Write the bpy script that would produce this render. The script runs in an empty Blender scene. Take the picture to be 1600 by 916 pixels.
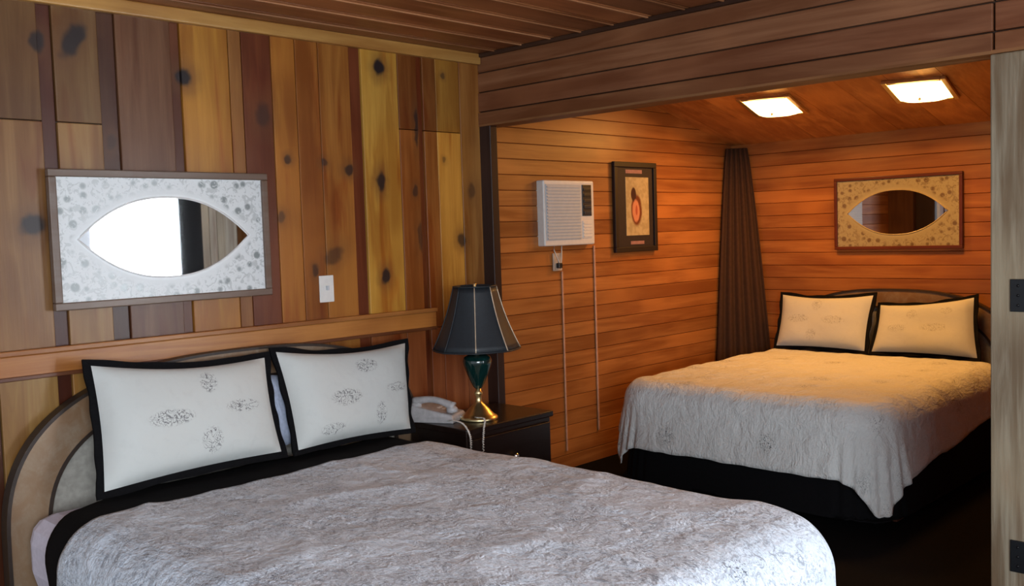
import bpy, bmesh, math, random
from mathutils import Vector, Matrix, noise
random.seed(7)
S = bpy.context.scene
C = S.collection
pi = math.pi

# ------------------------------------------------------------ camera, world, light, exposure
cam_d = bpy.data.cameras.new('camera'); cam = bpy.data.objects.new('camera', cam_d); C.objects.link(cam)
cam_d.sensor_width = 36; cam_d.lens = 34.1; cam_d.clip_start = .05
Rm = Matrix(((0.694844, 0.066792, -0.716052), (-0.718455, 0.020382, -0.695275), (-0.031844, 0.997559, 0.062149)))
cam.matrix_world = Matrix.Translation((-3.5365, -3.633, 1.5)) @ Rm.to_4x4()
S.camera = cam
S.view_settings.view_transform = 'Standard'; S.view_settings.look = 'None'
S.view_settings.gamma = 1; S.view_settings.use_curve_mapping = False
S.view_settings.exposure = 0.1
w = bpy.data.worlds.new('world'); S.world = w; w.use_nodes = True
bg = w.node_tree.nodes['Background']; bg.inputs[0].default_value = (.84, .90, 1, 1); bg.inputs[1].default_value = .84

def area(name, loc, rot, sx, sy, power, col):
    d = bpy.data.lights.new(name, 'AREA'); d.shape = 'RECTANGLE'; d.size = sx; d.size_y = sy
    d.energy = power; d.color = col
    o = bpy.data.objects.new(name, d); C.objects.link(o); o.location = loc; o.rotation_euler = rot
    return o
# daylight coming through the window in the wall to the right of the camera
area('window_daylight', (.2, -4.4, 1.35), (0, pi/2, 0), 1.7, 2.1, 220, (.86, .93, 1))
# added cool fill from behind the camera, no window is built there
area('rear_fill', (-4.3, -5.8, 1.6), (pi/2, 0, -.75), 2.4, 1.5, 170, (.88, .94, 1))

# ------------------------------------------------------------ helpers
class MB:
    def __init__(s): s.v = []; s.f = []; s.m = []; s.c = []; s.sm = []; s.uv = {}
    def add(s, vs, fs, mi=0, col=(1, 1, 1), smooth=False):
        b = len(s.v); s.v += [tuple(x) for x in vs]
        for f in fs: s.f.append([b+i for i in f]); s.m.append(mi); s.c.append(col); s.sm.append(smooth)
        return b
    def box(s, x0, x1, y0, y1, z0, z1, mi=0, col=(1, 1, 1), bev=0, mat=None):
        if bev <= 0:
            vs = [(x, y, z) for z in (z0, z1) for y in (y0, y1) for x in (x0, x1)]
            fs = [(0, 2, 3, 1), (4, 5, 7, 6), (0, 1, 5, 4), (2, 6, 7, 3), (0, 4, 6, 2), (1, 3, 7, 5)]
        else:
            bm = bmesh.new(); bmesh.ops.create_cube(bm, size=1)
            for v in bm.verts: v.co = Vector(((x0+x1)/2+v.co.x*(x1-x0), (y0+y1)/2+v.co.y*(y1-y0), (z0+z1)/2+v.co.z*(z1-z0)))
            bmesh.ops.bevel(bm, geom=list(bm.edges), offset=bev, segments=3, affect='EDGES', profile=.5)
            bm.verts.index_update(); vs = [v.co.copy() for v in bm.verts]; fs = [[v.index for v in f.verts] for f in bm.faces]; bm.free()
        if mat is not None: vs = [mat @ Vector(v) for v in vs]
        s.add(vs, fs, mi, col, False)
    def lathe(s, prof, n=40, ctr=(0, 0, 0), mi=0, col=(1, 1, 1), close=True, mat=None, smooth=True):
        vs = []; fs = []
        for r, z in prof:
            for k in range(n):
                a = 2*pi*k/n; p = Vector((ctr[0]+r*math.cos(a), ctr[1]+r*math.sin(a), ctr[2]+z))
                vs.append(mat @ p if mat is not None else p)
        for i in range(len(prof)-1):
            for k in range(n):
                k2 = (k+1) % n; fs.append((i*n+k, i*n+k2, (i+1)*n+k2, (i+1)*n+k))
        if close: fs.append(tuple(reversed(range(n)))); fs.append(tuple(range((len(prof)-1)*n, len(prof)*n)))
        s.add(vs, fs, mi, col, smooth)
    def tube(s, pts, r, n=8, mi=0, col=(1, 1, 1), closed=False):
        pts = [Vector(p) for p in pts]; N = len(pts); vs = []; fs = []; up = Vector((.13, .21, .97))
        for i, p in enumerate(pts):
            a = pts[(i-1) % N] if (closed or i > 0) else p; b = pts[(i+1) % N] if (closed or i < N-1) else p
            t = (b-a).normalized()
            u = t.cross(up)
            if u.length < .05: u = t.cross(Vector((1, 0, 0)))
            u.normalize(); q = t.cross(u)
            rr = r(i/(N-1)) if callable(r) else r
            for k in range(n):
                an = 2*pi*k/n; vs.append(p+rr*(math.cos(an)*u+math.sin(an)*q))
        for i in range(N if closed else N-1):
            j = (i+1) % N
            for k in range(n):
                k2 = (k+1) % n; fs.append((i*n+k, i*n+k2, j*n+k2, j*n+k))
        if not closed: fs.append(tuple(range(n))); fs.append(tuple(reversed(range((N-1)*n, N*n))))
        s.add(vs, fs, mi, col, True)
    def grid(s, P, mi=0, col=(1, 1, 1), uv=None, smooth=True, flip=False):
        n = len(P); m = len(P[0]); vs = [p for r in P for p in r]; fs = []
        for i in range(n-1):
            for j in range(m-1):
                q = (i*m+j, i*m+j+1, (i+1)*m+j+1, (i+1)*m+j)
                fs.append(q[::-1] if flip else q)
        b = s.add(vs, fs, mi, col, smooth)
        if uv:
            k = b
            for r in uv:
                for t in r: s.uv[k] = t; k += 1
    def build(s, name, mats, parent=None, loc=None, fix=True):
        me = bpy.data.meshes.new(name); o = bpy.data.objects.new(name, me); C.objects.link(o)
        vs = s.v
        if loc is not None: vs = [tuple(Vector(v)-Vector(loc)) for v in vs]; o.location = loc
        me.from_pydata(vs, [], s.f); me.update()
        if not isinstance(mats, (list, tuple)): mats = [mats]
        for m in mats: me.materials.append(m)
        me.polygons.foreach_set('material_index', s.m); me.polygons.foreach_set('use_smooth', s.sm)
        ca = me.color_attributes.new('Col', 'FLOAT_COLOR', 'CORNER'); d = []
        for p in me.polygons:
            c = s.c[p.index]
            for _ in p.loop_indices: d += [c[0], c[1], c[2], 1]
        ca.data.foreach_set('color', d)
        if s.uv:
            ul = me.uv_layers.new(name='UVMap')
            for l in me.loops: ul.data[l.index].uv = s.uv.get(l.vertex_index, (0, 0))
        if fix:
            bm = bmesh.new(); bm.from_mesh(me); bmesh.ops.recalc_face_normals(bm, faces=bm.faces); bm.to_mesh(me); bm.free()
        if parent is not None:
            o.parent = parent
            if loc is None: o.matrix_parent_inverse = Matrix.Identity(4)
        return o
def tag(o, label, cat, group=None):
    o['label'] = label; o['category'] = cat
    if group: o['group'] = group
    return o
def thing(name, label, cat, loc=(0, 0, 0), rz=0, group=None):
    o = bpy.data.objects.new(name, None); C.objects.link(o); o.location = loc; o.rotation_euler = (0, 0, rz)
    o.empty_display_size = .1
    return tag(o, label, cat, group)
def struct(o): o['kind'] = 'structure'; return o

# ------------------------------------------------------------ material helpers
class NT:
    def __init__(s, name):
        s.m = bpy.data.materials.new(name); s.m.use_nodes = True; s.t = s.m.node_tree; s.n = s.t.nodes; s.l = s.t.links
        s.b = s.n['Principled BSDF']
    def node(s, typ, **kw):
        n = s.n.new(typ)
        for k, v in kw.items(): setattr(n, k, v)
        return n
    def inp(s, n, i, v):
        if v is None: return
        if isinstance(v, bpy.types.NodeSocket): s.l.new(v, n.inputs[i])
        else: n.inputs[i].default_value = v
    def math(s, op, a, b=None, c=None, clamp=False):
        n = s.node('ShaderNodeMath', operation=op); n.use_clamp = clamp; s.inp(n, 0, a); s.inp(n, 1, b); s.inp(n, 2, c); return n.outputs[0]
    def vmath(s, op, a, b=None):
        n = s.node('ShaderNodeVectorMath', operation=op); s.inp(n, 0, a); s.inp(n, 1, b)
        return n.outputs[1] if op in ('LENGTH', 'DISTANCE', 'DOT_PRODUCT') else n.outputs[0]
    def noise(s, v, scale, detail=3, rough=.5, dist=0):
        n = s.node('ShaderNodeTexNoise'); s.inp(n, 'Vector', v); n.inputs['Scale'].default_value = scale
        n.inputs['Detail'].default_value = detail; n.inputs['Roughness'].default_value = rough; n.inputs['Distortion'].default_value = dist
        return n.outputs[0]
    def mapr(s, v, a, b, c=0, d=1, smooth=True):
        n = s.node('ShaderNodeMapRange'); n.interpolation_type = 'SMOOTHSTEP' if smooth else 'LINEAR'
        s.inp(n, 0, v)
        for i, x in enumerate((a, b, c, d)): n.inputs[i+1].default_value = x
        return n.outputs[0]
    def mix(s, f, a, b, blend='MIX'):
        n = s.node('ShaderNodeMix', data_type='RGBA', blend_type=blend)
        for i, v in ((0, f), (6, a), (7, b)):
            if isinstance(v, bpy.types.NodeSocket): s.l.new(v, n.inputs[i])
            elif i == 0: n.inputs[0].default_value = v
            else: n.inputs[i].default_value = (*v[:3], 1)
        return n.outputs[2]
    def coord(s, k='Object'): return s.node('ShaderNodeTexCoord').outputs[k]
    def mp(s, v, scale=(1, 1, 1), loc=(0, 0, 0), rot=(0, 0, 0)):
        n = s.node('ShaderNodeMapping'); s.inp(n, 0, v); n.inputs[3].default_value = scale; n.inputs[1].default_value = loc; n.inputs[2].default_value = rot; return n.outputs[0]
    def attr(s, name='Col'): return s.node('ShaderNodeAttribute', attribute_name=name).outputs[0]
    def bump(s, h, st=.3, dist=.01):
        n = s.node('ShaderNodeBump'); n.inputs['Strength'].default_value = st; n.inputs['Distance'].default_value = dist
        s.l.new(h, n.inputs['Height']); s.l.new(n.outputs[0], s.b.inputs['Normal'])
    def set(s, **k):
        for a, v in k.items():
            a = a.replace('_', ' ')
            if isinstance(v, bpy.types.NodeSocket): s.l.new(v, s.b.inputs[a])
            else: s.b.inputs[a].default_value = (*v, 1) if isinstance(v, tuple) and len(v) == 3 else v
        return s.m
def plain(name, col, rough=.5, metal=0, bumps=0, scale=200, var=.12, sheen=0, coat=0, spec=.5):
    t = NT(name); v = t.coord(); n = t.noise(v, scale*.2, 3)
    c = t.mix(t.mapr(n, .3, .7), tuple(x*(1-var) for x in col), tuple(min(1, x*(1+var)) for x in col))
    t.set(Base_Color=c, Roughness=rough, Metallic=metal, Sheen_Weight=sheen, Coat_Weight=coat, Specular_IOR_Level=spec)
    if bumps: t.bump(t.noise(v, scale, 2), bumps, .002)
    return t.m
def wood(name, stretch, dark=.6, rough=.38, gscale=1, knots=None, spec=.5, col=None, bump=.15, streak=0):
    """stretch: axis along the grain (0,1,2); colour from per-board attribute"""
    t = NT(name); v = t.coord()
    base = t.attr() if col is None else None
    # each board gets its own offset of grain
    sc = [14*gscale]*3; sc[stretch] = 1.1*gscale
    if base is not None:
        off = t.vmath('SCALE', base); off.node.inputs[3].default_value = 37.0
        vv = t.vmath('ADD', v, off)
    else: vv = v
    g1 = t.noise(t.mp(vv, tuple(sc)), 1, 4, .6, .6)
    sc2 = [70*gscale]*3; sc2[stretch] = 3*gscale
    g2 = t.noise(t.mp(vv, tuple(sc2)), 1, 3, .6, .2)
    big = t.noise(vv, 1.7, 2)
    if base is None: base = t.node('ShaderNodeRGB').outputs[0]; base.default_value = (*col, 1)
    dk = t.mix(1, base, (dark, dark*.78, dark*.6), 'MULTIPLY')
    c = t.mix(t.mapr(g1, .35, .68), dk, base)
    c = t.mix(t.math('MULTIPLY', t.mapr(g2, .35, .65, 1, 0), .35), c, dk)
    lt = t.mix(1, base, (1.25, 1.2, 1.1), 'MULTIPLY')
    c = t.mix(t.math('MULTIPLY', t.mapr(big, .45, .7), .6), c, lt)
    if streak:
        st = t.noise(t.mp(vv, (9, 9, 9) if stretch != 2 else (9, 9, .9)), 1, 3, .6, .8)
        red = t.mix(1, c, (.72, .42, .25), 'MULTIPLY')
        c = t.mix(t.math('MULTIPLY', t.mapr(st, .52, .70), streak), c, red)
    if knots:
        wn = t.node('ShaderNodeTexNoise'); t.l.new(v, wn.inputs['Vector']); wn.inputs['Scale'].default_value = 16
        wv = t.vmath('SUBTRACT', wn.outputs[1], (.5, .5, .5)); wv = t.vmath('SCALE', wv); wv.node.inputs[3].default_value = .045
        wp = t.vmath('ADD', v, wv); acc = None; halo = None
        for (x, z, rx, rz, a, k) in knots:
            q = t.mp(t.vmath('SUBTRACT', wp, (x, 0, z)), (1, 0, 1), rot=(0, a, 0))
            d = t.vmath('LENGTH', t.mp(q, (1/rx, 0, 1/rz)))
            m = t.math('MULTIPLY', t.mapr(d, .55, 1.15, 1, 0), k)
            h = t.math('MULTIPLY', t.mapr(d, .9, 2.6, 1, 0), k*.5)
            acc = m if acc is None else t.math('MAXIMUM', acc, m)
            halo = h if halo is None else t.math('MAXIMUM', halo, h)
        c = t.mix(halo, c, (.12, .05, .018)); c = t.mix(acc, c, (.018, .013, .014))
    t.set(Base_Color=c, Roughness=rough, Specular_IOR_Level=spec)
    t.bump(g2, bump, .002)
    return t.m

# wall A knots: x, z, rx, rz, tilt, darkness
KN = [(-2.18, 2.23, .03, .045, 0, .9), (-2.055, 2.25, .04, .085, -.55, .95), (-1.63, 2.16, .038, .042, .3, 1), (-1.28, 2.03, .04, .06, 0, .55),
      (-1.17, 1.85, .02, .02, 0, .8), (-.65, 2.29, .034, .042, 0, 1), (-.665, 1.76, .028, .05, 0, .95), (-.655, 1.31, .03, .042, 0, .95),
      (-.98, 1.84, .02, .022, 0, .7), (-.84, 1.81, .03, .03, .5, .85), (-.43, 2.02, .016, .1, 0, .8), (-.25, 2.29, .016, .018, 0, .6),
      (-.08, 1.72, .03, .05, 0, .55), (-2.235, 1.58, .05, .045, .4, .95), (-.43, 1.49, .02, .08, 0, .6), (-.16, 1.47, .03, .04, 0, .8),
      (-.95, 1.42, .06, .04, .5, .6), (-1.21, 1.6, .02, .03, 0, .6), (-1.93, 1.89, .02, .03, 0, .4), (-2.9, 1.8, .04, .05, 0, .9), (-1.05, 1.36, .02, .03, 0, .7),
      (-.45, 1.72, .018, .03, 0, .7), (-.26, 1.87, .014, .016, 0, .5)]
M = {}
M['pine'] = wood('knotty_pine', 2, .62, .34, 1, KN, spec=.4, streak=.8)
M['shiplap'] = wood('orange_shiplap', 0, .60, .42, 1)
M['shiplap_y'] = wood('orange_shiplap_cross', 1, .60, .42, 1)
M['beam'] = wood('beam_board', 1, .6, .5, 1, spec=.3)
M['ceil'] = wood('ceiling_board', 0, .6, .42, 1)
M['trimwood'] = wood('trim_board', 0, .65, .35, 1)
M['dark_post'] = wood('dark_post', 2, .6, .5, 1)
M['pale_jamb'] = wood('pale_jamb', 2, .5, .65, 1.6, bump=.6, streak=.3)
M['floor'] = plain('dark_floor_carpet', (.004, .0035, .0035), .95, bumps=.4, spec=.1)
M['black'] = plain('black_cloth', (.0045, .0045, .0055), .9, bumps=.3, scale=500, spec=.12)
M['sheet'] = plain('lavender_white_sheet', (.64, .62, .74), .9, bumps=.15, scale=300, var=.05)
M['blue_slip'] = plain('blue_grey_pillow', (.36, .42, .55), .9, bumps=.2, scale=300)
M['dark_wood'] = wood('espresso_wood', 0, .6, .28, 1, col=(.016, .009, .008))
M['rail_wood'] = wood('bed_rail_wood', 0, .6, .4, 1, col=(.09, .03, .018))
M['brass'] = plain('brass', (.78, .64, .34), .33, 1, var=.05)
M['green'] = plain('dark_green_glaze', (.004, .022, .020), .12, coat=.6)
M['shade'] = plain('black_shade_cloth', (.010, .016, .022), .55, bumps=.1, scale=400, coat=.08)
M['rib'] = plain('lit_side_rib', (.55, .45, .33), .35, .3)
M['white_pl'] = plain('white_plastic', (.74, .73, .70), .4, var=.03)
M['grille'] = plain('pale_grey_plastic', (.52, .56, .60), .5, var=.03)
M['black_pl'] = plain('black_plastic', (.012, .013, .016), .35)
M['grey_pl'] = plain('grey_plastic', (.42, .41, .42), .35)
M['cable'] = plain('pale_cable', (.62, .60, .56), .5)
M['conduit'] = plain('painted_conduit', (.56, .30, .19), .5)
M['hb_frame'] = wood('tan_headboard', 0, .8, .4, 1, col=(.27, .20, .135))
M['hb_panel'] = plain('pale_headboard_panel', (.36, .35, .31), .6, bumps=.2)
M['hb_line'] = plain('headboard_dark_line', (.03, .018, .012), .5)
M['frame_brown'] = wood('mirror_frame_wood', 0, .75, .35, 1, col=(.15, .105, .08))
M['frame_red'] = wood('red_mirror_frame_wood', 0, .75, .35, 1, col=(.11, .025, .010))
M['frame_black'] = plain('black_picture_frame', (.008, .002, .002), .6)
M['mat_black'] = plain('black_mat_board', (.016, .008, .010), .7)
M['text_pink'] = plain('pink_lettering', (.32, .16, .15), .7)
M['iron'] = plain('black_iron', (.006, .007, .009), .4, .3)
M['curtain'] = plain('brown_drape', (.055, .022, .009), .9, bumps=.2)
M['white_frame'] = plain('white_window_frame', (.7, .7, .7), .5)
M['chrome'] = plain('chrome', (.8, .8, .8), .15, 1)

def cloth_mat(name, base, ink, mottle, mscale, motif_k=.9, wrk=1.2):
    """uv in metres; fine squiggle mottling plus scattered scroll motifs"""
    t = NT(name); uv = t.coord('UV')
    sq = t.noise(uv, 55, 2, .5, 1.4)
    line = t.mapr(t.math('ABSOLUTE', t.math('SUBTRACT', sq, .5)), .0, .035, 1, 0)
    big = t.noise(uv, mscale, 3, .6, .4)
    m1 = t.math('MULTIPLY', t.math('MULTIPLY', line, t.mapr(big, .40, .62)), mottle)
    soft = t.noise(uv, 34, 3, .65, 1.6)
    m2 = t.math('MULTIPLY', t.math('MULTIPLY', t.mapr(soft, .50, .64), mottle*.75), t.mapr(big, .36, .58, .35, 1))
    vo = t.node('ShaderNodeTexVoronoi'); t.l.new(t.mp(uv, (1, 1, 1), (.1, .13, 0)), vo.inputs['Vector']); vo.inputs['Scale'].default_value = 3.4
    vo.inputs['Randomness'].default_value = .35
    d = vo.outputs['Distance']
    cl = t.mapr(d, .10, .30, 1, 0)
    pet = t.noise(uv, 48, 0, .5, 2.0)
    pl = t.mapr(t.math('ABSOLUTE', t.math('SUBTRACT', pet, .5)), .01, .055, 1, 0)
    m3 = t.math('MULTIPLY', t.math('MULTIPLY', cl, pl), motif_k)
    mm = t.math('MAXIMUM', t.math('MAXIMUM', m1, m2), m3)
    t.set(Base_Color=t.mix(mm, base, ink), Roughness=.8, Sheen_Weight=.15)
    wr = t.noise(uv, 9, 4, .6, .5)
    fine = t.noise(uv, 120, 2)
    t.bump(t.math('ADD', t.math('ADD', wr, t.math('MULTIPLY', t.noise(t.mp(uv, (3, 9, 1), rot=(0, 0, .5)), 2.2, 4, .6, 2.5), wrk)), t.math('MULTIPLY', fine, .12)), .8, .03)
    return t.m
M['cover'] = cloth_mat('grey_mottled_bedspread', (.66, .75, .86), (.10, .12, .17), .85, 2.6, 1, .45)
M['cover_far'] = cloth_mat('cream_printed_bedspread', (.70, .73, .73), (.08, .09, .10), .16, 2.0, .95, .25)

def sham_mat(name, motifs, k=.8, base=(.57, .60, .585)):
    """uv 0..1 over the sham face; scroll prints at given places (u, v, half width, half height)"""
    t = NT(name); uv = t.coord('UV')
    sc = t.mp(uv, (.72, .45, 1))
    n = t.noise(sc, 40, 0, .5, 2.2)
    ln = t.mapr(t.math('ABSOLUTE', t.math('SUBTRACT', n, .5)), .025, .075, 1, 0)
    acc = None
    for (u, v, a, b) in motifs:
        q = t.vmath('SUBTRACT', uv, (u, v, 0)); dd = t.vmath('LENGTH', t.mp(q, (1/a, 1/b, 0)))
        m = t.mapr(dd, .75, 1.1, 1, 0)
        acc = m if acc is None else t.math('MAXIMUM', acc, m)
    mk = t.math('MULTIPLY', t.math('MULTIPLY', acc, ln), k)
    faint = t.math('MULTIPLY', t.mapr(t.noise(sc, 22, 3, .6, .7), .5, .75), .18)
    c = t.mix(faint, base, (.45, .47, .47)); c = t.mix(mk, c, (.10, .10, .11))
    t.set(Base_Color=c, Roughness=.8, Sheen_Weight=.1)
    t.bump(t.noise(sc, 14, 3), .25, .01)
    return t.m
MOT = [(.34, .47, .13, .075), (.76, .50, .11, .065), (.575, .77, .05, .12), (.55, .22, .06, .13)]
M['sham_a'] = sham_mat('printed_sham_left', MOT)
M['sham_b'] = sham_mat('printed_sham_right', [(.38, .42, .13, .09), (.58, .75, .09, .09), (.83, .47, .10, .06), (.66, .2, .05, .13), (.25, .12, .1, .06)])
M['sham_c'] = sham_mat('printed_sham_far_left', [(.25, .5, .13, .08), (.65, .48, .14, .08), (.45, .78, .06, .12), (.42, .2, .06, .12)], .45)
M['sham_d'] = sham_mat('printed_sham_far_right', [(.25, .42, .11, .08), (.62, .45, .14, .08), (.4, .7, .06, .1), (.75, .75, .07, .07)], .45)

def etched_mat(name, W, H, frost, dot, dk=.8):
    """object coords centred on the glass: x across, z up. clear pointed oval in a frosted floral border"""
    t = NT(name); v = t.coord(); s = t.node('ShaderNodeSeparateXYZ'); t.l.new(v, s.inputs[0])
    a = W*.42; b = H*.335
    x2 = t.math('POWER', t.math('ABSOLUTE', t.math('DIVIDE', s.outputs[0], a)), 2.3)
    y1 = t.math('ABSOLUTE', t.math('DIVIDE', s.outputs[2], b))
    f = t.math('ADD', x2, y1)
    clear = t.math('LESS_THAN', f, 1.0)
    rim = t.mapr(t.math('ABSOLUTE', t.math('SUBTRACT', f, 1.04)), .02, .06, 1, 0)
    vo = t.node('ShaderNodeTexVoronoi'); t.l.new(v, vo.inputs['Vector']); vo.inputs['Scale'].default_value = 21; vo.inputs['Randomness'].default_value = .45
    rg = t.math('PINGPONG', t.math('MULTIPLY', vo.outputs['Distance'], 2.6), .5)
    fl = t.mapr(vo.outputs['Distance'], .34, .50, 1, 0)
    nn = t.noise(v, 60, 2, .5, 1)
    spots = t.math('MULTIPLY', fl, t.mapr(nn, .25, .45))
    leaf = t.math('MULTIPLY', t.mapr(t.noise(v, 38, 2, .6, 1.5), .50, .60), .45)
    sm = t.math('MULTIPLY', t.math('MULTIPLY', t.math('MAXIMUM', spots, leaf), t.mapr(f, 1.1, 1.35)), dk)
    c = t.mix(sm, frost, dot); c = t.mix(rim, c, tuple(min(1, q*1.1) for q in frost))
    t.set(Base_Color=c, Roughness=t.mix(sm, (.35, .35, .35), (.15, .15, .15)), Specular_IOR_Level=.6)
    mir = t.node('ShaderNodeBsdfGlossy'); mir.inputs['Color'].default_value = (.82, .83, .84, 1); mir.inputs['Roughness'].default_value = .02
    mx = t.node('ShaderNodeMixShader'); t.l.new(clear, mx.inputs[0]); t.l.new(t.b.outputs[0], mx.inputs[1]); t.l.new(mir.outputs[0], mx.inputs[2])
    t.l.new(mx.outputs[0], t.n['Material Output'].inputs[0])
    return t.m
M['etched1'] = etched_mat('etched_mirror_glass', .83, .46, (.66, .69, .70), (.12, .15, .15))
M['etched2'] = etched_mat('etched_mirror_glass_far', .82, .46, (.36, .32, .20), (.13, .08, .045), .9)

def art_mat():
    t = NT('portrait_print'); v = t.coord(); s = t.node('ShaderNodeSeparateXYZ'); t.l.new(v, s.inputs[0])
    wn = t.noise(v, 25, 3, .6)
    q = t.mp(v, (1, 0, 1))
    def ell(x, z, rx, rz, e=.15):
        d = t.vmath('LENGTH', t.mp(t.vmath('SUBTRACT', q, (x, 0, z)), (1/rx, 0, 1/rz)))
        return t.mapr(t.math('ADD', d, t.math('MULTIPLY', wn, .3)), 1.1-e, 1.1+e, 1, 0)
    c = t.mix(t.mapr(wn, .4, .6), (.50, .40, .22), (.40, .31, .16))
    c = t.mix(ell(.01, -.02, .062, .11), c, (.16, .045, .015))
    c = t.mix(ell(-.02, .085, .03, .05), c, (.05, .02, .015))
    c = t.mix(ell(.005, -.025, .042, .075), c, (.60, .24, .13))
    c = t.mix(ell(.01, -.02, .012, .035), c, (.42, .10, .05))
    t.set(Base_Color=c, Roughness=.3); return t.m
M['art'] = art_mat()
def emis(name, col, st):
    t = NT(name); t.set(Base_Color=col, Emission_Color=col, Emission_Strength=st, Roughness=.4); return t.m
M['diffuser'] = emis('lit_diffuser_glass', (1, .62, .24), 9)

# ------------------------------------------------------------ the room shell
YA = .35            # alcove left wall plane
XF = 3.02           # far wall plane
CZ = 2.42
def ceil_z(x): return 2.83-.24*x
# wall_back: vertical boards and battens
BO = [(-4.7, -4.42, (.13, .08, .04), 0), (-4.42, -4.37, (.05, .02, .012), 1), (-4.37, -4.1, (.2, .11, .04), 0), (-4.1, -4.05, (.05, .02, .012), 1), (-4.05, -3.8, (.12, .06, .03), 0),
      (-3.8, -3.75, (.05, .02, .012), 1), (-3.75, -3.5, (.24, .13, .045), 0), (-3.5, -3.44, (.05, .02, .012), 1), (-3.44, -3.2, (.13, .07, .035), 0), (-3.2, -3.15, (.06, .022, .012), 1),
      (-3.15, -2.92, (.2, .11, .04), 0), (-2.92, -2.87, (.05, .02, .012), 1), (-2.87, -2.66, (.12, .065, .035), 0), (-2.66, -2.60, (.05, .02, .012), 1), (-2.60, -2.44, (.18, .10, .045), 0),
      (-2.44, -2.38, (.07, .03, .015), 1), (-2.38, -2.18, (.17, .095, .042), 0), (-2.18, -2.13, (.055, .016, .008), 1), (-2.13, -1.965, (.19, .115, .05), 0), (-1.965, -1.90, (.05, .022, .012), 1),
      (-1.90, -1.68, (.125, .062, .035), 0), (-1.68, -1.64, (.09, .032, .012), 1), (-1.64, -1.43, (.33, .165, .030), 0), (-1.43, -1.37, (.22, .105, .035), 0), (-1.37, -1.23, (.12, .036, .014), 0),
      (-1.23, -1.11, (.27, .115, .024), 0), (-1.11, -.99, (.23, .09, .02), 0), (-.99, -.82, (.26, .115, .028), 0), (-.82, -.755, (.13, .04, .016), 1), (-.755, -.54, (.40, .24, .052), 0), (-.54, -.42, (.20, .075, .02), 0),
      (-.42, -.385, (.11, .035, .012), 1), (-.385, -.30, (.21, .085, .024), 0), (-.30, -.14, (.38, .20, .042), 0), (-.14, 0, (.26, .125, .038), 0)]
m = MB()
m.box(-4.7, .0, .012, .10, 0, CZ+.1, 0, (.03, .012, .006))
for (a, b, c, bat) in BO:
    y0 = .004 if bat else -.008
    parts = [(0, CZ, 1.0)]
    if abs(a+2.13) < .01 or abs(a+2.38) < .01: parts = [(0, 1.95, 1.15), (1.953, CZ, .72)]
    if abs(a+.30) < .01: parts = [(0, 2.01, 1.15), (2.013, CZ, .72)]
    if abs(a+.385) < .01 or abs(a+.54) < .01: parts = [(0, 2.01, 1.08), (2.013, CZ, .8)]
    low = (.26, .085, .026) if a > -.77 else ((.30, .17, .05) if a < -2.1 else None)
    if low and not bat: parts = [(0, 1.04, 0)]+[(max(z0, 1.042), z1, k) for (z0, z1, k) in parts]
    for (z0, z1, k) in parts:
        if k == 0:
            q0 = random.uniform(.85, 1.1); m.box(a+.0015, b-.0015, y0, .03, z0, z1, 0, tuple(q*q0*1.2 for q in low), .003); continue
        g_ = (1.28, 1.18, .95) if not bat else (1.3, 1.1, .95)
        m.box(a+.0015, b-.0015, y0, .03, z0, z1, 0, tuple(q*k*e for q, e in zip(c, g_)), 0 if bat else .003)
struct(m.build('wall_back', M['pine']))
# moulded chair rail and crown trim along the back wall
m = MB()
m.box(-4.7, -.36, -.022, .0, 1.045, 1.122, 0, (.46, .20, .05), .004)
m.box(-4.7, -.36, -.034, .0, 1.122, 1.142, 0, (.36, .15, .04), .004)
m.box(-4.7, -.36, -.030, .0, 1.035, 1.050, 0, (.14, .05, .02), .003)
struct(m.build('trim_1', M['trimwood']))
m = MB(); m.box(-4.7, -.005, -.035, .0, CZ-.055, CZ, 0, (.46, .25, .07), .006)
struct(m.build('trim_2', M['trimwood']))
# ceiling of tongue and groove boards running along the back wall
m = MB(); y = .02; i = 0
while y > -6.4:
    wd = .19; k = random.uniform(.75, 1.25); c = (.34*k, .13*k, .048*k)
    m.box(-4.7, .0, y-wd+.012, y, CZ, CZ+.03, 0, c, .004)
    m.box(-4.7, .0, y-wd-.004, y-wd+.016, CZ+.012, CZ+.03, 0, (.03, .012, .006))
    m.box(-4.7, .0, y-wd+.022, y-wd+.034, CZ-.007, CZ, 0, (.38*k, .18*k, .085*k), .002)
    y -= wd
m.box(-4.7, .0, -6.4, .1, CZ+.03, CZ+.07, 0, (.03, .012, .006))
struct(m.build('ceiling', M['ceil']))
m = MB(); m.box(-4.7, 3.2, -6.4, .5, -.06, 0); struct(m.build('floor', M['floor']))
# header beam over the opening, boards one above the other
m = MB()
m.box(.012, .11, -6.4, 0, 2.062, CZ+.6, 0, (.05, .028, .018))
cols = [(.21, .088, .038), (.21, .085, .040), (.25, .11, .052), (.23, .10, .047)]
zz = [2.055, 2.125, 2.225, 2.325, CZ]
for i in range(4):
    m.box(-.004*(3-i), .03, -2.505, -.001, zz[i]+.002, zz[i+1]-.004, 0, cols[i], .004)
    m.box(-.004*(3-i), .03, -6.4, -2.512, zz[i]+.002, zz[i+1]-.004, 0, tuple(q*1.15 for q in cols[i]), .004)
m.box(-.012, .11, -6.4, -.001, 2.050, 2.064, 0, (.25, .12, .05), .003)
m.box(-.02, .012, -6.4, -.001, CZ-.02, CZ, 0, (.05, .024, .015), .004)
struct(m.build('trim_3', M['beam']))
# dark post under the beam at the corner of the back wall
m = MB(); m.box(-.006, .045, -.085, .10, 0, 2.052, 0, (.03, .012, .009), .004)
m.box(.015, .10, .10, YA+.02, 0, 2.9, 0, (.12, .05, .02))
struct(m.build('trim_4', M['dark_post']))
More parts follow.
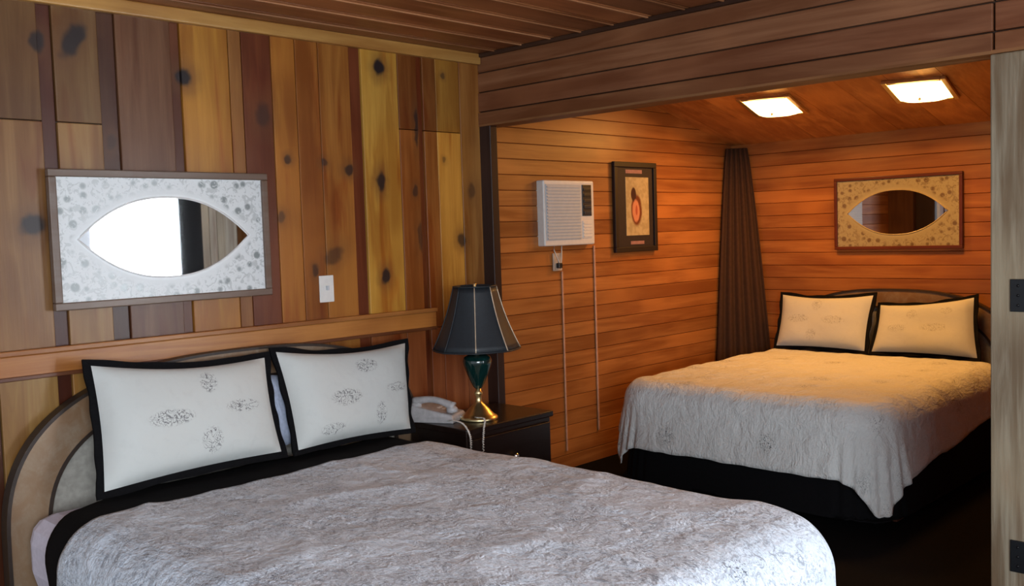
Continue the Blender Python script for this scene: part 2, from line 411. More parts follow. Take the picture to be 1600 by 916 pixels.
# alcove walls of horizontal shiplap
def shiplap(name, along_x, a0, a1, plane, topf, mat, thick=.012):
    m = MB(); z = 0; h = .092; i = 0
    while z < 2.85:
        kr = random.uniform(.86, 1.12)
        segs = []; p = a0+random.uniform(-1.6, 0)
        while p < a1:
            q = p+random.uniform(1.8, 3.2); segs.append((max(p, a0), min(q, a1))); p = q
        todo = list(segs)
        while todo:
            p, q = todo.pop(0)[:2]
            if q-p < .003: continue
            k = kr; c = (.42*k, .165*k, .042*k)
            zt0 = topf(p); zt1 = topf(q); zt = min(zt0, zt1)
            if z > max(zt0, zt1): continue
            # profile: face with a small lap
            if along_x and z+h > topf(a1)-.02 and q-p > .12:
                todo.append((p, p+.1, kr)); todo.append((p+.1, q, kr)); continue
            prof = [(z+.0005, 0), (z+.0035, -.006), (z+h-.0035, -.006), (z+h-.0005, 0)]
            vs = []; fs = []
            for (u, e) in ((p, 0), (q, 0)):
                for (zz_, d) in prof:
                    zc = min(zz_, topf(u)+.02)
                    vs.append((u, plane+d, zc) if along_x else (plane+d, u, zc))
            n = len(prof)
            for j in range(n-1): fs.append((j, j+1, n+j+1, n+j))
            m.add(vs, fs, 0, c)
        z += h
    if along_x: m.add([(a0, plane+.001, 0), (a1, plane+.001, 0), (a1, plane+.001, topf(a1)+.05), (a0, plane+.001, topf(a0)+.05), (a0, plane+.06, 0), (a1, plane+.06, 0), (a1, plane+.06, topf(a1)+.05), (a0, plane+.06, topf(a0)+.05)],
                      [(0, 1, 2, 3), (4, 5, 6, 7), (0, 1, 5, 4), (1, 2, 6, 5), (2, 3, 7, 6), (0, 3, 7, 4)], 0, (.06, .02, .008))
    else: m.box(plane+.001, plane+.06, a0, a1, 0, topf(plane)+.05, 0, (.06, .02, .008))
    return struct(m.build(name, mat, fix=False))
shiplap('wall_left', True, .10, XF, YA, ceil_z, M['shiplap'])
shiplap('wall_far', False, -2.75, YA, XF, lambda q: ceil_z(XF), M['shiplap_y'])
m = MB(); m.box(.11, XF, -2.80, -2.75, 0, 2.9, 0, (.22, .08, .025)); struct(m.build('wall_right', M['shiplap']))
m = MB(); y = -2.75
while y < YA:
    k = random.uniform(.9, 1.1); e = min(y+.3, YA)
    m.add([(.10, y+.002, ceil_z(.10)), (XF+.05, y+.002, ceil_z(XF+.05)), (XF+.05, e, ceil_z(XF+.05)), (.10, e, ceil_z(.10)),
           (.10, y+.002, ceil_z(.10)+.04), (XF+.05, y+.002, ceil_z(XF+.05)+.04), (XF+.05, e, ceil_z(XF+.05)+.04), (.10, e, ceil_z(.10)+.04)],
          [(0, 1, 2, 3), (4, 5, 6, 7), (0, 1, 5, 4), (1, 2, 6, 5), (2, 3, 7, 6), (0, 3, 7, 4)], 0, (.56*k, .24*k, .07*k))
    y += .3
m.add([(.10, -2.8, ceil_z(.1)+.045), (XF+.06, -2.8, ceil_z(XF)+.045), (XF+.06, YA+.06, ceil_z(XF)+.045), (.10, YA+.06, ceil_z(.1)+.045)], [(0, 1, 2, 3)], 0, (.05, .02, .01))
struct(m.build('ceiling.001', M['shiplap']))
# pale weathered door beside the opening, with black hinges
m = MB()
m.box(-.02, .06, -2.66, -2.50, 0, 2.048, 0, (.30, .26, .185), .006)
for (a, b, c) in ((-2.78, -2.664, (.29, .24, .15)), (-2.89, -2.784, (.32, .27, .19)), (-3.0, -2.894, (.27, .22, .14))): m.box(-.012, .055, a, b, 0, 2.048, 0, c, .005)
door = struct(m.build('door_1', M['pale_jamb']))
def hinge(z0, z1):
    h = MB(); h.box(-.027, -.019, -2.66, -2.565, z0, z1, 0, (1, 1, 1), .002)
    h.tube([(-.032, -2.662, z0-.004), (-.032, -2.662, z1+.004)], .008, 10)
    for dz in (.2, .5, .8):
        for yy in (-2.59, -2.63): h.lathe([(.005, 0), (.004, .002), (.001, .003)], 10, mat=Matrix.Translation((-.027, yy, z0+(z1-z0)*dz)) @ Matrix.Rotation(-pi/2, 4, 'Y'))
    return h.build('hinge', M['iron'], door)
hinge(1.18, 1.29); hinge(.285, .395)
# wall beyond the door: dark gap, then the window
m = MB()
m.box(0, .08, -6.4, -5.46, 0, 2.05, 0, (.26, .12, .05)); m.box(0, .08, -5.46, -3.36, 0, .40, 0, (.26, .12, .05))
struct(m.build('wall_front', M['shiplap_y']))
m = MB(); m.box(0, .08, -3.36, -3.01, 0, 2.05); struct(m.build('trim_5', M['black']))
m = MB()
for (a, b) in ((-3.40, -3.36), (-4.43, -4.39), (-5.46, -5.42)): m.box(.01, .07, a, b, .40, 2.05, 0, (1, 1, 1), .004)
for (a, b) in ((.40, .45), (2.0, 2.05)): m.box(.012, .068, -5.46, -3.36, a, b, 0, (1, 1, 1), .004)
wf = struct(m.build('window_1', M['white_frame']))
t = NT('clear_glass'); tr = t.node('ShaderNodeBsdfTransparent'); gl = t.node('ShaderNodeBsdfGlossy'); gl.inputs['Roughness'].default_value = .02
mx = t.node('ShaderNodeMixShader'); mx.inputs[0].default_value = .06; t.l.new(tr.outputs[0], mx.inputs[1]); t.l.new(gl.outputs[0], mx.inputs[2]); t.l.new(mx.outputs[0], t.n['Material Output'].inputs[0])
m = MB(); m.box(.038, .042, -5.42, -3.40, .45, 2.0); m.build('pane', t.m, wf)
t = NT('sheer_curtain'); tr = t.node('ShaderNodeBsdfTransparent'); tl = t.node('ShaderNodeBsdfTranslucent'); tl.inputs[0].default_value = (.9, .9, .9, 1)
mx = t.node('ShaderNodeMixShader'); mx.inputs[0].default_value = .5; t.l.new(tr.outputs[0], mx.inputs[1]); t.l.new(tl.outputs[0], mx.inputs[2]); t.l.new(mx.outputs[0], t.n['Material Output'].inputs[0])
P = [[(-.05+.016*math.sin(j*.9)*(1 if i else .6), -3.37-.0125*j, 2.03-1.6*i/8) for j in range(70)] for i in range(9)]
m = MB(); m.grid(P); tag(m.build('sheer_curtain', t.m, fix=False), 'white sheer curtain hanging at the bright window by the door', 'curtain')

# ------------------------------------------------------------ things on the walls
def frame_boxes(m, W, H, fw, depth, mi=0, bev=.004, y=0):
    m.box(-W/2, W/2, y-depth, y, H/2-fw, H/2, mi, (1, 1, 1), bev); m.box(-W/2, W/2, y-depth, y, -H/2, -H/2+fw, mi, (1, 1, 1), bev)
    m.box(-W/2, -W/2+fw, y-depth, y, -H/2+fw, H/2-fw, mi, (1, 1, 1), bev); m.box(W/2-fw, W/2, y-depth, y, -H/2+fw, H/2-fw, mi, (1, 1, 1), bev)
def oval_mirror(loc, rot, fm, glass, label, W=.89, H=.51, rim=(.7, .7, .7), fw=.028):
    t = thing('wall_mirror', label, 'mirror', loc, 0, 'etched oval wall mirrors'); t.rotation_euler = rot
    m = MB(); frame_boxes(m, W, H, fw, .028); m.build('frame', fm, t)
    m = MB(); m.box(-W/2+.02, W/2-.02, -.016, -.004, -H/2+.02, H/2-.02); m.build('glass', glass, t)
    # the raised rim strip that follows the pointed oval
    m = MB(); pts = []
    a, b = (W-.06)*.42, (H-.05)*.335
    for k in range(96):
        x = -a+2*a*k/48 if k < 48 else a-2*a*(k-48)/48
        y = b*(1-abs(x/a)**2.3)*(1 if k < 48 else -1); pts.append((x, -.017, y))
    m.tube(pts, .0035, 6, closed=True); m.build('oval_rim', plain('rim_strip', rim, .3), t)
    return t
oval_mirror((-1.745, -.024, 1.525), (0, 0, 0), M['frame_brown'], M['etched1'], 'brown-framed etched mirror with clear pointed oval on the knotty pine wall above the near bed')
oval_mirror((XF-.012, -.93, 1.555), (0, 0, -pi/2), M['frame_red'], M['etched2'], 'red-framed etched oval mirror on the orange far wall above the far bed', .87, .50, (.42, .34, .18), .022)
# framed picture
t = thing('framed_picture', 'black-framed tall print with orange figure on the shiplap wall right of the air conditioner', 'picture', (1.76, YA-.012, 1.645))
m = MB(); frame_boxes(m, .47, .60, .035, .025); m.build('frame', M['frame_black'], t)
m = MB(); m.box(-.21, .21, -.012, -.002, -.275, .275); m.build('mat_board', M['mat_black'], t)
m = MB(); m.box(-.105, .15, -.014, -.011, -.19, .20); m.build('print', M['art'], t, )
m = MB(); m.box(-.10, .08, -.0135, -.011, .225, .25); m.build('title_line', M['text_pink'], t)
m = MB(); m.box(-.06, .09, -.0135, -.011, -.25, -.228); m.build('caption_line', M['text_pink'], t)
# light switch
t = thing('light_switch', 'small white light switch plate on the knotty pine wall', 'light switch', (-1.0, -.009, 1.275))
m = MB(); m.box(-.038, .038, -.008, 0, -.06, .06, 0, (1, 1, 1), .003); m.build('plate', M['white_pl'], t)
m = MB(); m.box(-.006, .006, -.02, -.006, -.006, .014, 0, (1, 1, 1), .002); m.build('toggle', M['grille'], t)
# air conditioner
t = thing('air_conditioner', 'white window air conditioner built into the orange shiplap wall', 'air conditioner', (1.04, YA+.014, 1.61))
m = MB(); m.box(-.238, .238, -.075, 0, -.20, .20, 0, (1, 1, 1), .010); m.build('housing', M['white_pl'], t)
m = MB(); m.box(-.222, .10, -.080, -.072, -.165, .175, 0, (1, 1, 1), .002)
for k in range(17): m.box(-.216, .094, -.086, -.078, -.158+k*.0195, -.149+k*.0195, 0, (1, 1, 1), .001)
m.build('front_grille', M['grille'], t)
m = MB(); m.box(.118, .205, -.081, -.072, -.02, .175, 0, (1, 1, 1), .002)
for k in range(5): m.box(.128, .196, -.086, -.078, -.008+k*.036, .010+k*.036, 0, (1, 1, 1), .001)
m.build('control_panel', M['black_pl'], t)
m = MB(); m.box(.118, .205, -.080, -.072, -.16, -.05, 0, (1, 1, 1), .002)
for k in range(5): m.box(.122, .20, -.084, -.078, -.152+k*.02, -.142+k*.02, 0, (1, 1, 1), .001)
m.build('side_vent', M['white_pl'], t)
# outlet with the AC plug and cord
t = thing('wall_outlet', 'small pale wall outlet below the air conditioner with dark plug', 'outlet', (.96, YA-.010, 1.31))
m = MB(); m.box(-.04, .04, -.010, 0, -.055, .055, 0, (1, 1, 1), .003); m.build('plate', plain('outlet_plate', (.5, .42, .34), .5), t)
m = MB(); m.box(-.016, .016, -.035, -.008, -.038, -.006, 0, (1, 1, 1), .004); m.build('plug', M['black_pl'], t)
m = MB(); m.tube([(.93, YA-.02, 1.41), (.915, YA-.03, 1.385), (.93, YA-.034, 1.35), (.955, YA-.04, 1.30), (.965, YA-.035, 1.27), (.985, YA-.03, 1.33), (1.0, YA-.02, 1.41)], .004, 6)
tag(m.build('power_cord', M['cable']), 'short looped power cord between the air conditioner and outlet', 'cord')
m = MB(); m.box(1.0, 1.012, YA-.017, YA-.008, .12, 1.25, 0, (1, 1, 1), .003)
tag(m.build('cable_conduit', M['conduit']), 'thin painted conduit running down the shiplap under the outlet', 'conduit', 'thin conduits below the air conditioner')
m = MB(); m.box(1.318, 1.332, YA-.017, YA-.008, .2, 1.40, 0, (1, 1, 1), .003)
tag(m.build('cable_conduit', M['conduit']), 'thin painted conduit on the shiplap below the right edge of the air conditioner', 'conduit', 'thin conduits below the air conditioner')
# ceiling lights of the alcove
sl = math.atan(-.24)
def ceiling_light(x, y, rz, label, E):
    t = thing('ceiling_light', label, 'ceiling light', (x, y, ceil_z(x)-.002), 0, 'square ceiling lights of the alcove')
    t.rotation_euler = Matrix(Matrix.Rotation(-sl, 3, 'Y') @ Matrix.Rotation(rz, 3, 'Z')).to_euler()
    m = MB(); frame_boxes(m, .36, .36, .03, .02)
    m.v = [(a, c, b) for (a, b, c) in m.v]; m.build('frame', M['brass'], t)
    n = 12; P = [[((i/n-.5)*.31, (j/n-.5)*.31, -.012-.045*(1-(2*i/n-1)**4)*(1-(2*j/n-1)**4)) for j in range(n+1)] for i in range(n+1)]
    m = MB(); m.grid(P); m.build('glass_diffuser', M['diffuser'], t)
    m = MB(); m.lathe([(.001, -.075), (.008, -.068), (.006, -.058), (.010, -.055)], 16); m.build('finial', M['brass'], t)
    a = area('bulb_light', (x-.02, y, ceil_z(x)-.09), (0, -sl, 0), .28, .28, E, (1, .42, .075)); a.parent = None
    a.data.spread = pi
    p = bpy.data.lights.new('bulb_glow', 'POINT'); p.energy = E*.08; p.color = (1, .42, .075); p.shadow_soft_size = .06
    o = bpy.data.objects.new('bulb_glow', p); C.objects.link(o); o.location = (x-.02, y, ceil_z(x)-.12)
ceiling_light(2.28, -.42, .12, 'lit square ceiling light nearer the picture in the alcove', 14)
ceiling_light(2.32, -1.36, .12, 'lit square ceiling light nearer the pale door in the alcove', 14)
# brown drape gathered in the alcove corner
n = 60; P = []
for i in range(25):
    f = i/24; z = 2.08*(1-f)+.15*f; row = []
    for j in range(n+1):
        g = j/n; a = Vector((2.92-.22*f**.8, YA-.02)); b = Vector((XF-.015, .20-.20*f**.8))
        p = a.lerp(b, g); nrm = Vector((-(b-a).y, (b-a).x)).normalized()*-1
        if nrm.x > 0: nrm = -nrm
        amp = .010+.012*f; p = p+nrm*(amp+amp*math.sin(g*2*pi*5+.6*math.sin(f*4)))
        row.append((min(p.x, XF-.012), min(p.y, YA-.012), z))
    P.append(row)
m = MB(); m.grid(P); o = m.build('drape', M['curtain'], fix=False)
tag(o, 'dark brown drape gathered in the alcove corner behind the far bed', 'curtain')
md = o.modifiers.new('thick', 'SOLIDIFY'); md.thickness = .003

# ------------------------------------------------------------ beds
def local(mat): return lambda u, v, z: mat @ Vector((u, v, z))
def drape(name, F, L, hw, top, s0, of, osf, mat, R=.10, c=.20, off=0, wr=.006, sag=0, minz=.02, ns=110, nt=120, seed=0, fold=.012, skew=0, flare=.03, ridge=0):
    """bed top is u in 0..L, v in -hw..hw. cloth runs from s0 to L+of and hangs osf(s, side) over the sides"""
    P = []; UV = []
    for i in range(ns+1):
        s_ = s0+(L+of-s0)*i/ns; r = []; ur = []
        for j in range(nt+1):
            tt = -1+2*j/nt; side = 1 if tt > 0 else -1
            s = s_+skew*max(0, -tt-.35)*(1-i/ns)
            t_ = tt*(hw+osf(s, side))
            cu = min(s, L-c); cv = max(-(hw-c), min(hw-c, t_))
            du = s-cu; dv = t_-cv; d = math.hypot(du, dv)
            r_in = c-R
            if d < 1e-6: hor, z = 0, top
            elif d < r_in: hor, z = d, top
            elif d < r_in+R*pi/2: a = (d-r_in)/R; hor, z = r_in+R*math.sin(a), top-R*(1-math.cos(a))
            else:
                dr = d-r_in-R*pi/2; z = top-R-dr
                hor = r_in+R+flare*dr
                ang = math.atan2(dv, du); hor += fold*min(1, dr/.2)*(math.sin(ang*26+seed)+.6*math.sin((s*9+t_*7)+seed))
            if d > 1e-6: uu = cu+du/d*(hor+off); vv = cv+dv/d*(hor+off)
            else: uu, vv = cu, cv
            z = z+off if d < r_in else z+off*max(0, 1-(d-r_in)/.15)
            q = Vector((s*3.1+seed, t_*3.1, seed)); 
            z += wr*(noise.noise(q)*1.6+noise.noise(q*2.7)*.9+.5*noise.noise(q*6.1))
            if ridge: z += ridge*max(0, 1-3.2*abs(noise.noise(Vector((s*1.3+t_*.8+seed, t_*1.9-s*.5, 4.2)))))**2*(1 if d < r_in+.1 else .4)
            z -= sag*max(0, s/L)**2
            z = max(z, minz+.004*noise.noise(q*5))
            r.append(F(uu, vv, z)); ur.append((s, t_))
        P.append(r); UV.append(ur)
    m = MB(); m.grid(P, uv=UV); o = m.build(name, mat, fix=False)
    return o
def solid(o, th, offs=-1):
    md = o.modifiers.new('thick', 'SOLIDIFY'); md.thickness = th; md.offset = offs
def make_bed(mat, label, L, hw, top, hbw, hbh, ctr_v=0):
    F = local(mat)
    t = thing('bed', label, 'bed', group='beds with arched headboards'); t.matrix_world = mat
    m = MB(); m.box(.075, L-.15, -hw+.01, hw-.01, .30, top-.02, 0, (1, 1, 1), .09); m.build('mattress', M['sheet'], t)
    m = MB(); m.box(.10, L-.12, -hw+.07, hw-.07, .12, .295, 0, (1, 1, 1), .02); m.build('box_spring', M['black'], t)
    for s in (-1, 1):
        m = MB(); m.box(.06, L-.22, s*(hw-.02)-.012, s*(hw-.02)+.012, .015, .11, 0, (1, 1, 1), .004); m.build('side_rail', M['rail_wood'], t)
        for u in (.2, L-.4):
            m = MB(); m.box(u-.03, u+.03, s*(hw-.09)-.03, s*(hw-.09)+.03, 0, .12, 0, (1, 1, 1), .004); m.build('leg', M['dark_wood'], t)
    # arched headboard: outline as a flattened arch
    def arch(k, hwid, z1, n=60):
        # superellipse half, from left foot to right foot
        a = pi*k/n; cx = -math.cos(a); sy = math.sin(a); e = 2/2.7
        return (math.copysign(abs(cx)**e, cx)*hwid, .45+(z1-.45)*abs(sy)**e)
    def ring(m, w1, h1, w0, h0, x0, x1, mi=0):
        n = 60; vs = []; fs = []
        out = [(-w1, .05)]+[arch(k, w1, h1) for k in range(n+1)]+[(w1, .05)]
        inn = [(-w0, .05)]+[arch(k, w0, h0) for k in range(n+1)]+[(w0, .05)]
        N = len(out)
        for x in (x0, x1):
            for (v, z) in out: vs.append((x, v+ctr_v, z))
            for (v, z) in inn: vs.append((x, v+ctr_v, z))
        for k in range(N-1):
            fs.append((k, k+1, N+k+1, N+k)); b = 2*N; fs.append((b+k, b+k+1, b+N+k+1, b+N+k))
            fs.append((k, k+1, b+k+1, b+k)); fs.append((N+k, N+k+1, b+N+k+1, b+N+k))
        fs.append((0, N, 3*N, 2*N)); fs.append((N-1, 2*N-1, 4*N-1, 3*N-1))
        m.add(vs, fs, mi)
    m = MB(); ring(m, hbw, hbh, hbw-.13, hbh-.11, .012, .062); hb = m.build('headboard_frame', M['hb_frame'], t)
    m = MB(); ring(m, hbw+.010, hbh+.008, hbw-.003, hbh-.003, .012, .067); ring(m, hbw-.128, hbh-.108, hbw-.142, hbh-.12, .012, .064); m.build('headboard_edge_line', M['hb_line'], t)
    n = 60; pts = [(-(hbw-.14), .05)]+[arch(k, hbw-.14, hbh-.118) for k in range(n+1)]+[((hbw-.14), .05)]
    vs = [(.016, a+ctr_v, b) for a, b in pts]+[(.05, a+ctr_v, b) for a, b in pts]; N = len(pts)
    fs = [tuple(range(N)), tuple(range(2*N-1, N-1, -1))]+[(k, (k+1) % N, N+(k+1) % N, N+k) for k in range(N)]
    m = MB(); m.add(vs, fs); m.build('headboard_panel', M['hb_panel'], t)
    return t, F
def sham(name, TL, TR, BL, BR, face, label, bulge=.07, fl=.035, wav=.01, seed=0, nrm=None, base=.02, group=None):
    """corners are the edges of the printed face; a black flange runs round them"""
    TL, TR, BL, BR = map(Vector, (TL, TR, BL, BR))
    N_ = (TR-TL).cross(BL-TL).normalized()
    if N_.dot(Vector(nrm)) < 0: N_ = -N_
    o0 = (TL+TR+BL+BR)/4
    t = thing(name, label, 'pillow', (BL+BR)/2, 0, group); base0 = (BL+BR)/2
    n = 26
    def pt(u, v, sgn):
        p = (BL*(1-u)+BR*u)*(1-v)+(TL*(1-u)+TR*u)*v
        # edges curve in between the corners
        eu = math.sin(pi*min(1, max(0, u))); ev = math.sin(pi*min(1, max(0, v)))
        p += (TL-BL).normalized()*(-.028*eu*(1 if v > .5 else -.4)*(abs(v-.5)*2)**3)
        p += (TR-TL).normalized()*(-.012*ev*(1 if u > .5 else -1)*(abs(u-.5)*2)**3)
        prof = (max(0, 1-(2*u-1)**4)*max(0, 1-(2*v-1)**4))**.6
        w_ = .010*noise.noise(Vector((u*4+seed, v*3, seed)))*prof
        return p+N_*(sgn*(bulge*prof+.006)+w_)
    m = MB()
    P = [[pt(i/n, j/n, 1)-base0 for i in range(n+1)] for j in range(n+1)]
    m.grid(P, uv=[[(i/n, j/n) for i in range(n+1)] for j in range(n+1)])
    m.build('pillow_front', face, t, fix=False)
    m = MB(); P = [[pt(i/n, j/n, -.6)-base0 for i in range(n+1)] for j in range(n+1)]; m.grid(P); m.build('pillow_back', M['black'], t, fix=False)
    # flange ring
    m = MB(); vin = []; vout = []; K = 4*40
    for k in range(K):
        e = k//40; f = (k % 40)/40
        u, v = [(f, 0), (1, f), (1-f, 1), (0, 1-f)][e]
        p = pt(u, v, 1)-N_*.006
        d = Vector((0, 0, 0))
        cu = (TR-TL).normalized(); cv = (TL-BL).normalized()
        c_ = min(f, 1-f)*40
        du = (-1 if u < .5 else 1); dv = (-1 if v < .5 else 1)
        wob = 1+wav*30*noise.noise(Vector((u*5+seed*3, v*5, 3)))*.8
        if e in (0, 2): d = cv*dv*fl*wob+(cu*du*fl*max(0, 1-c_/3))
        else: d = cu*du*fl*wob+(cv*dv*fl*max(0, 1-c_/3))
        vin.append(p-base0); vout.append(p+d+N_*.006*math.sin(k*.5)-base0)
    vs = []
    for layer in (.004, -.006): vs += [p+N_*layer for p in vin]+[p+N_*layer for p in vout]
    fs = []
    for k in range(K):
        k2 = (k+1) % K
        fs += [(k, k2, K+k2, K+k), (2*K+k, 2*K+k2, 3*K+k2, 3*K+k), (K+k, K+k2, 3*K+k2, 3*K+k), (k, k2, 2*K+k2, 2*K+k)]
    m.add(vs, fs, 0, (1, 1, 1), False); m.build('black_flange', M['black'], t)
    return t

# near bed: head against the back wall, foot towards the camera
T1 = Matrix(((0, 1, 0, -1.565), (-1, 0, 0, -.012), (0, 0, 1, 0), (0, 0, 0, 1)))    # u -> -y, v -> +x
bed1, F1 = make_bed(T1, 'near bed with arched tan headboard against the knotty pine wall', 2.28, .81, .60, .93, 1.052, .095)
o = drape('black_blanket', F1, 2.31, .82, .60, .19, .52, lambda s, k: .46+.02*math.sin(s*3), M['black'], R=.14, c=.20, off=.0, wr=.004, seed=3, minz=.03, skew=.5)
solid(o, .008); tag(o, 'black blanket under the mottled grey bedspread on the near bed', 'blanket', 'black blankets on the beds')
o = drape('bedspread', F1, 2.34, .83, .612, .49, .42, lambda s, k: .50 if k < 0 else .40, M['cover'], R=.15, c=.24, off=.012, wr=.004, seed=11, minz=.06, ns=170, nt=160, ridge=.009, fold=.006)
solid(o, .006, 1); tag(o, 'large mottled grey bedspread covering the near bed', 'bedspread', 'printed bedspreads')
sham('pillow_sham', (-2.115, -.135, 1.07), (-1.41, -.135, 1.018), (-2.155, -.285, .645), (-1.445, -.285, .655), M['sham_a'],
     'left of the two upright white black-edged pillows on the near bed, with four scroll prints', .075, .026, seed=1, nrm=(0, -1, 0), group='black-edged pillows standing on the near bed')
sham('pillow_sham', (-1.355, -.135, 1.035), (-.665, -.135, 1.0), (-1.365, -.285, .645), (-.775, -.285, .635), M['sham_b'],
     'right of the two upright white black-edged pillows on the near bed, beside the lamp', .075, .022, seed=5, nrm=(0, -1, 0), group='black-edged pillows standing on the near bed')
# far bed: head against the far wall, foot towards the opening
T2 = Matrix(((-1, 0, 0, XF-.014), (0, -1, 0, -.915), (0, 0, 1, 0), (0, 0, 0, 1)))
bed2, F2 = make_bed(T2, 'far bed in the alcove with its head against the orange shiplap wall', 2.10, .79, .585, .82, 1.03, 0)
o = drape('black_blanket', F2, 2.06, .775, .580, .22, .50, lambda s, k: .50, M['black'], R=.11, c=.22, wr=.003, seed=8, minz=.05, fold=.004, flare=.12)
solid(o, .008); tag(o, 'black blanket hanging to the floor under the pale bedspread of the far bed', 'blanket', 'black blankets on the beds')
o = drape('bedspread', F2, 2.10, .80, .60, .36, .30, lambda s, k: (.16+(.17 if k > 0 else 0)*max(0, min(1, (s-.3)/1.8))), M['cover_far'], R=.11, c=.22, off=.022, wr=.006, seed=21, minz=.1, fold=.010, flare=.16)
solid(o, .006, 1); tag(o, 'pale printed bedspread with hanging corner on the far bed', 'bedspread', 'printed bedspreads')
sham('pillow_sham', (2.87, -.155, .985), (2.87, -.825, .995), (2.70, -.19, .635), (2.70, -.835, .635), M['sham_c'],
     'left of the two yellow-lit pillows on the far bed', .06, .024, seed=9, nrm=(-1, 0, 0), group='black-edged pillows standing on the far bed')
sham('pillow_sham', (2.87, -.875, .93), (2.87, -1.475, .995), (2.70, -.885, .635), (2.70, -1.55, .635), M['sham_d'],
     'right of the two yellow-lit pillows on the far bed, near the pale door', .06, .024, seed=13, nrm=(-1, 0, 0), group='black-edged pillows standing on the far bed')
# sleeping pillow in blue-grey slip showing between the shams
def sleeping_pillow(ctr, mat3, size, material, label):
    m = MB(); n = 18; a, b, c = size
    for sg in (1, -1):
        P = []
        for i in range(n+1):
            r = []
            for j in range(n+1):
                u = 2*i/n-1; v = 2*j/n-1; k = (max(0, 1-u**4)*max(0, 1-v**4))**.5
                r.append(Vector(ctr)+mat3 @ Vector((u*a*(1-.06*v*v), v*b*(1-.06*u*u), sg*c*k)))
            P.append(r)
        m.grid(P)
    o = m.build('pillow', material, loc=ctr, fix=False); tag(o, label, 'pillow'); return o

sleeping_pillow((-1.405, -.165, .80), Matrix.Rotation(-.32, 3, 'X') @ Matrix.Rotation(pi/2, 3, 'X'), (.09, .15, .035), M['blue_slip'], 'blue-grey pillow showing in the gap between the two shams of the near bed')
# ------------------------------------------------------------ nightstand, lamp, telephone
NX0, NX1, NY0, NY1, NZ = -.62, -.035, -.49, -.09, .625
t = thing('nightstand', 'dark espresso nightstand between the near bed and the alcove post', 'nightstand', ((NX0+NX1)/2, (NY0+NY1)/2, 0))
hx, hy = (NX1-NX0)/2, (NY1-NY0)/2
m = MB(); m.box(-hx+.012, hx-.012, -hy+.014, hy, .07, NZ-.028, 0, (1, 1, 1), .004); m.build('body', M['dark_wood'], t)
m = MB(); m.box(-hx, hx, -hy, hy, NZ-.028, NZ, 0, (1, 1, 1), .005); m.build('top', M['dark_wood'], t)
for (a, b) in ((.09, .32), (.34, .575)):
    m = MB(); m.box(-hx+.03, hx-.03, -hy-.004, -hy+.016, a, b, 0, (1, 1, 1), .004); d = m.build('drawer', M['dark_wood'], t)
    m = MB(); m.lathe([(.006, 0), (.006, .012), (.015, .018), (.015, .024), (.006, .029), (.001, .030)], 20, mat=Matrix.Translation((0, -hy-.003, (a+b)/2)) @ Matrix.Rotation(pi/2, 4, 'X')); m.build('knob', M['chrome'], d)
for sx in (-1, 1):
    for sy in (-1, 1):
        m = MB(); m.box(sx*(hx-.04)-.02, sx*(hx-.04)+.02, sy*(hy-.04)-.02, sy*(hy-.04)+.02, 0, .075, 0, (1, 1, 1), .003); m.build('foot', M['dark_wood'], t)

LX, LY = -.40, -.345
t = thing('table_lamp', 'dark green and brass table lamp with a black shade on the nightstand', 'lamp', (LX, LY, NZ))
def L(prof, name, mat, n=40, par=t, smooth=True):
    m = MB(); m.lathe(prof, n, smooth=smooth); return m.build(name, mat, par)
L([(.088, 0), (.090, .006), (.088, .014), (.078, .020), (.066, .030), (.050, .05), (.036, .064), (.022, .076), (.015, .088), (.013, .11), (.019, .12), (.021, .128), (.014, .135), (.012, .148)], 'base', M['brass'])
L([(.012, .146), (.020, .152), (.028, .165), (.040, .19), (.054, .225), (.066, .26), (.069, .28), (.062, .297), (.042, .308), (.02, .312)], 'urn_body', M['green'])
L([(.020, .308), (.022, .314), (.014, .320), (.012, .335), (.017, .34), (.017, .348), (.010, .353), (.006, .36), (.006, .60), (.003, .61)], 'neck', M['brass'])
H0, H1, R0, R1 = .335, .63, .205, .10
nseg = 8
def shade_pt(a, f, k=0):
    r = R0+(R1-R0)*(f+.10*math.sin(pi*f))
    s = (a/(2*pi/nseg)) % 1; fac = math.cos(pi/nseg)/math.cos((s-.5)*2*pi/nseg); r *= (.5+.5*fac)+.0
    return Vector(((r+k)*math.cos(a), (r+k)*math.sin(a), H0+(H1-H0)*f))
n = 64; m = MB()
m.grid([[shade_pt(2*pi*j/n+.2*0, i/10) for j in range(n+1)] for i in range(11)]); o = m.build('lamp_shade', M['shade'], t, fix=False); solid(o, .003)
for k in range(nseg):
    m = MB(); m.tube([shade_pt(2*pi*k/nseg+.0001, i/10, .001) for i in range(11)], .0028, 6); m.build('shade_rib', M['rib'] if k in (6, 7, 5) else M['shade'], o)  # only the lit-side ribs are pale: the shade's edge highlight put into colour
m = MB()
m.tube([shade_pt(2*pi*j/n, 0, .001) for j in range(n)], .004, 6, closed=True); m.build('bottom_trim', M['shade'], o)
m = MB(); m.tube([shade_pt(2*pi*j/n, 1, .001) for j in range(n)], .004, 6, closed=True); m.build('top_trim', M['shade'], o)
m = MB()
for a in (0, pi/2, pi, 3*pi/2): m.tube([(0, 0, .60), (.1*math.cos(a), .1*math.sin(a), H1-.004)], .0018, 6)
m.build('spider', M['brass'], t)
L([(.001, .355), (.014, .37), (.018, .40), (.030, .44), (.030, .47), (.016, .495), (.001, .50)], 'bulb', M['white_pl'], 24)
L([(.004, .605), (.010, .612), (.012, .62), (.006, .63), (.008, .64), (.001, .648)], 'finial', M['brass'], 20)

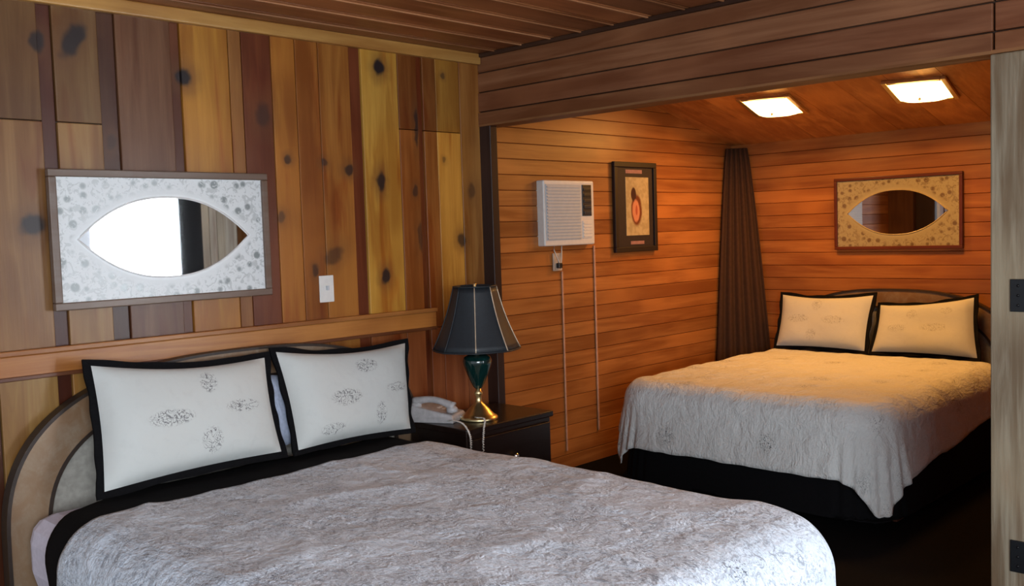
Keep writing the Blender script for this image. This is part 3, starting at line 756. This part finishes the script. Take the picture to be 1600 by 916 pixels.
TX, TY = -.525, -.195
t = thing('telephone', 'light grey corded telephone on the nightstand behind the lamp', 'telephone', (TX, TY, NZ), .45)
m = MB()
vs = []
for (x0, x1, y0, y1, z) in ((-.085, .085, -.11, .11, 0), (-.085, .085, -.11, .11, .02), (-.075, .075, -.10, .105, .035)):
    zz_ = lambda y: z if z < .03 else z+(y+.11)*.20
    vs += [(x0, y0, zz_(y0)), (x1, y0, zz_(y0)), (x1, y1, zz_(y1)), (x0, y1, zz_(y1))]
fs = [(3, 2, 1, 0), (8, 9, 10, 11)]
for b in (0, 4):
    for k in range(4): fs.append((b+k, b+(k+1) % 4, b+4+(k+1) % 4, b+4+k))
m.add(vs, fs); o = m.build('phone_base', M['grey_pl'], t)
bv = o.modifiers.new('b', 'BEVEL'); bv.width = .006; bv.segments = 3
m = MB(); tl = Matrix.Rotation(.2, 4, 'X')
for i in range(4):
    for j in range(3): m.box(.0+j*.022, .016+j*.022, -.07+i*.024, -.054+i*.024, .049, .057, 0, (1, 1, 1), .002, tl)
m.build('keypad', M['white_pl'], t)
m = MB()
pts = [(-.045, -.10+.2*k/14, .072+.022*math.sin(pi*k/14)+.02*k/14) for k in range(15)]
m.tube(pts, lambda f: .016+.008*(abs(2*f-1)**3), 12); 
for yy, zz_ in ((-.09, .062), (.09, .080)): m.lathe([(.018, -.016), (.026, -.012), (.027, .004), (.018, .014)], 20, ctr=(-.045, yy, zz_))
m.build('handset', M['grey_pl'], t)
m = MB(); m.box(-.03, -.02, -.05, .06, .05, .0535, 0, (1, 1, 1), .001, tl); m.build('cradle_slot', M['black_pl'], t)
def coil(pts, name, label):
    # smooth path with coils around it
    P = [Vector(p) for p in pts]; out = []; N = len(P)-1
    tot = 130
    for k in range(tot+1):
        f = k/tot*N; i = min(int(f), N-1); g = f-i
        p0, p1, p2, p3 = P[max(i-1, 0)], P[i], P[i+1], P[min(i+2, N)]
        q = .5*((2*p1)+(-p0+p2)*g+(2*p0-5*p1+4*p2-p3)*g*g+(-p0+3*p1-3*p2+p3)*g**3)
        a = k*1.9; out.append(q+Vector((math.cos(a), math.sin(a), 0))*.0035)
    m = MB(); m.tube(out, .0030, 6); return tag(m.build(name, M['cable']), label, 'cord', 'pale cords over the nightstand')
coil([(-.57, -.32, .64), (-.60, -.40, .655), (-.605, -.46, .645), (-.612, -.505, .60), (-.615, -.512, .52), (-.60, -.512, .40)], 'phone_cord', 'left of two pale cords hanging over the nightstand front')
coil([(-.47, -.27, .64), (-.46, -.40, .648), (-.485, -.47, .650), (-.53, -.508, .61), (-.54, -.512, .53), (-.53, -.512, .40)], 'phone_cord', 'right of two pale cords hanging over the nightstand front, beside the brass lamp base')
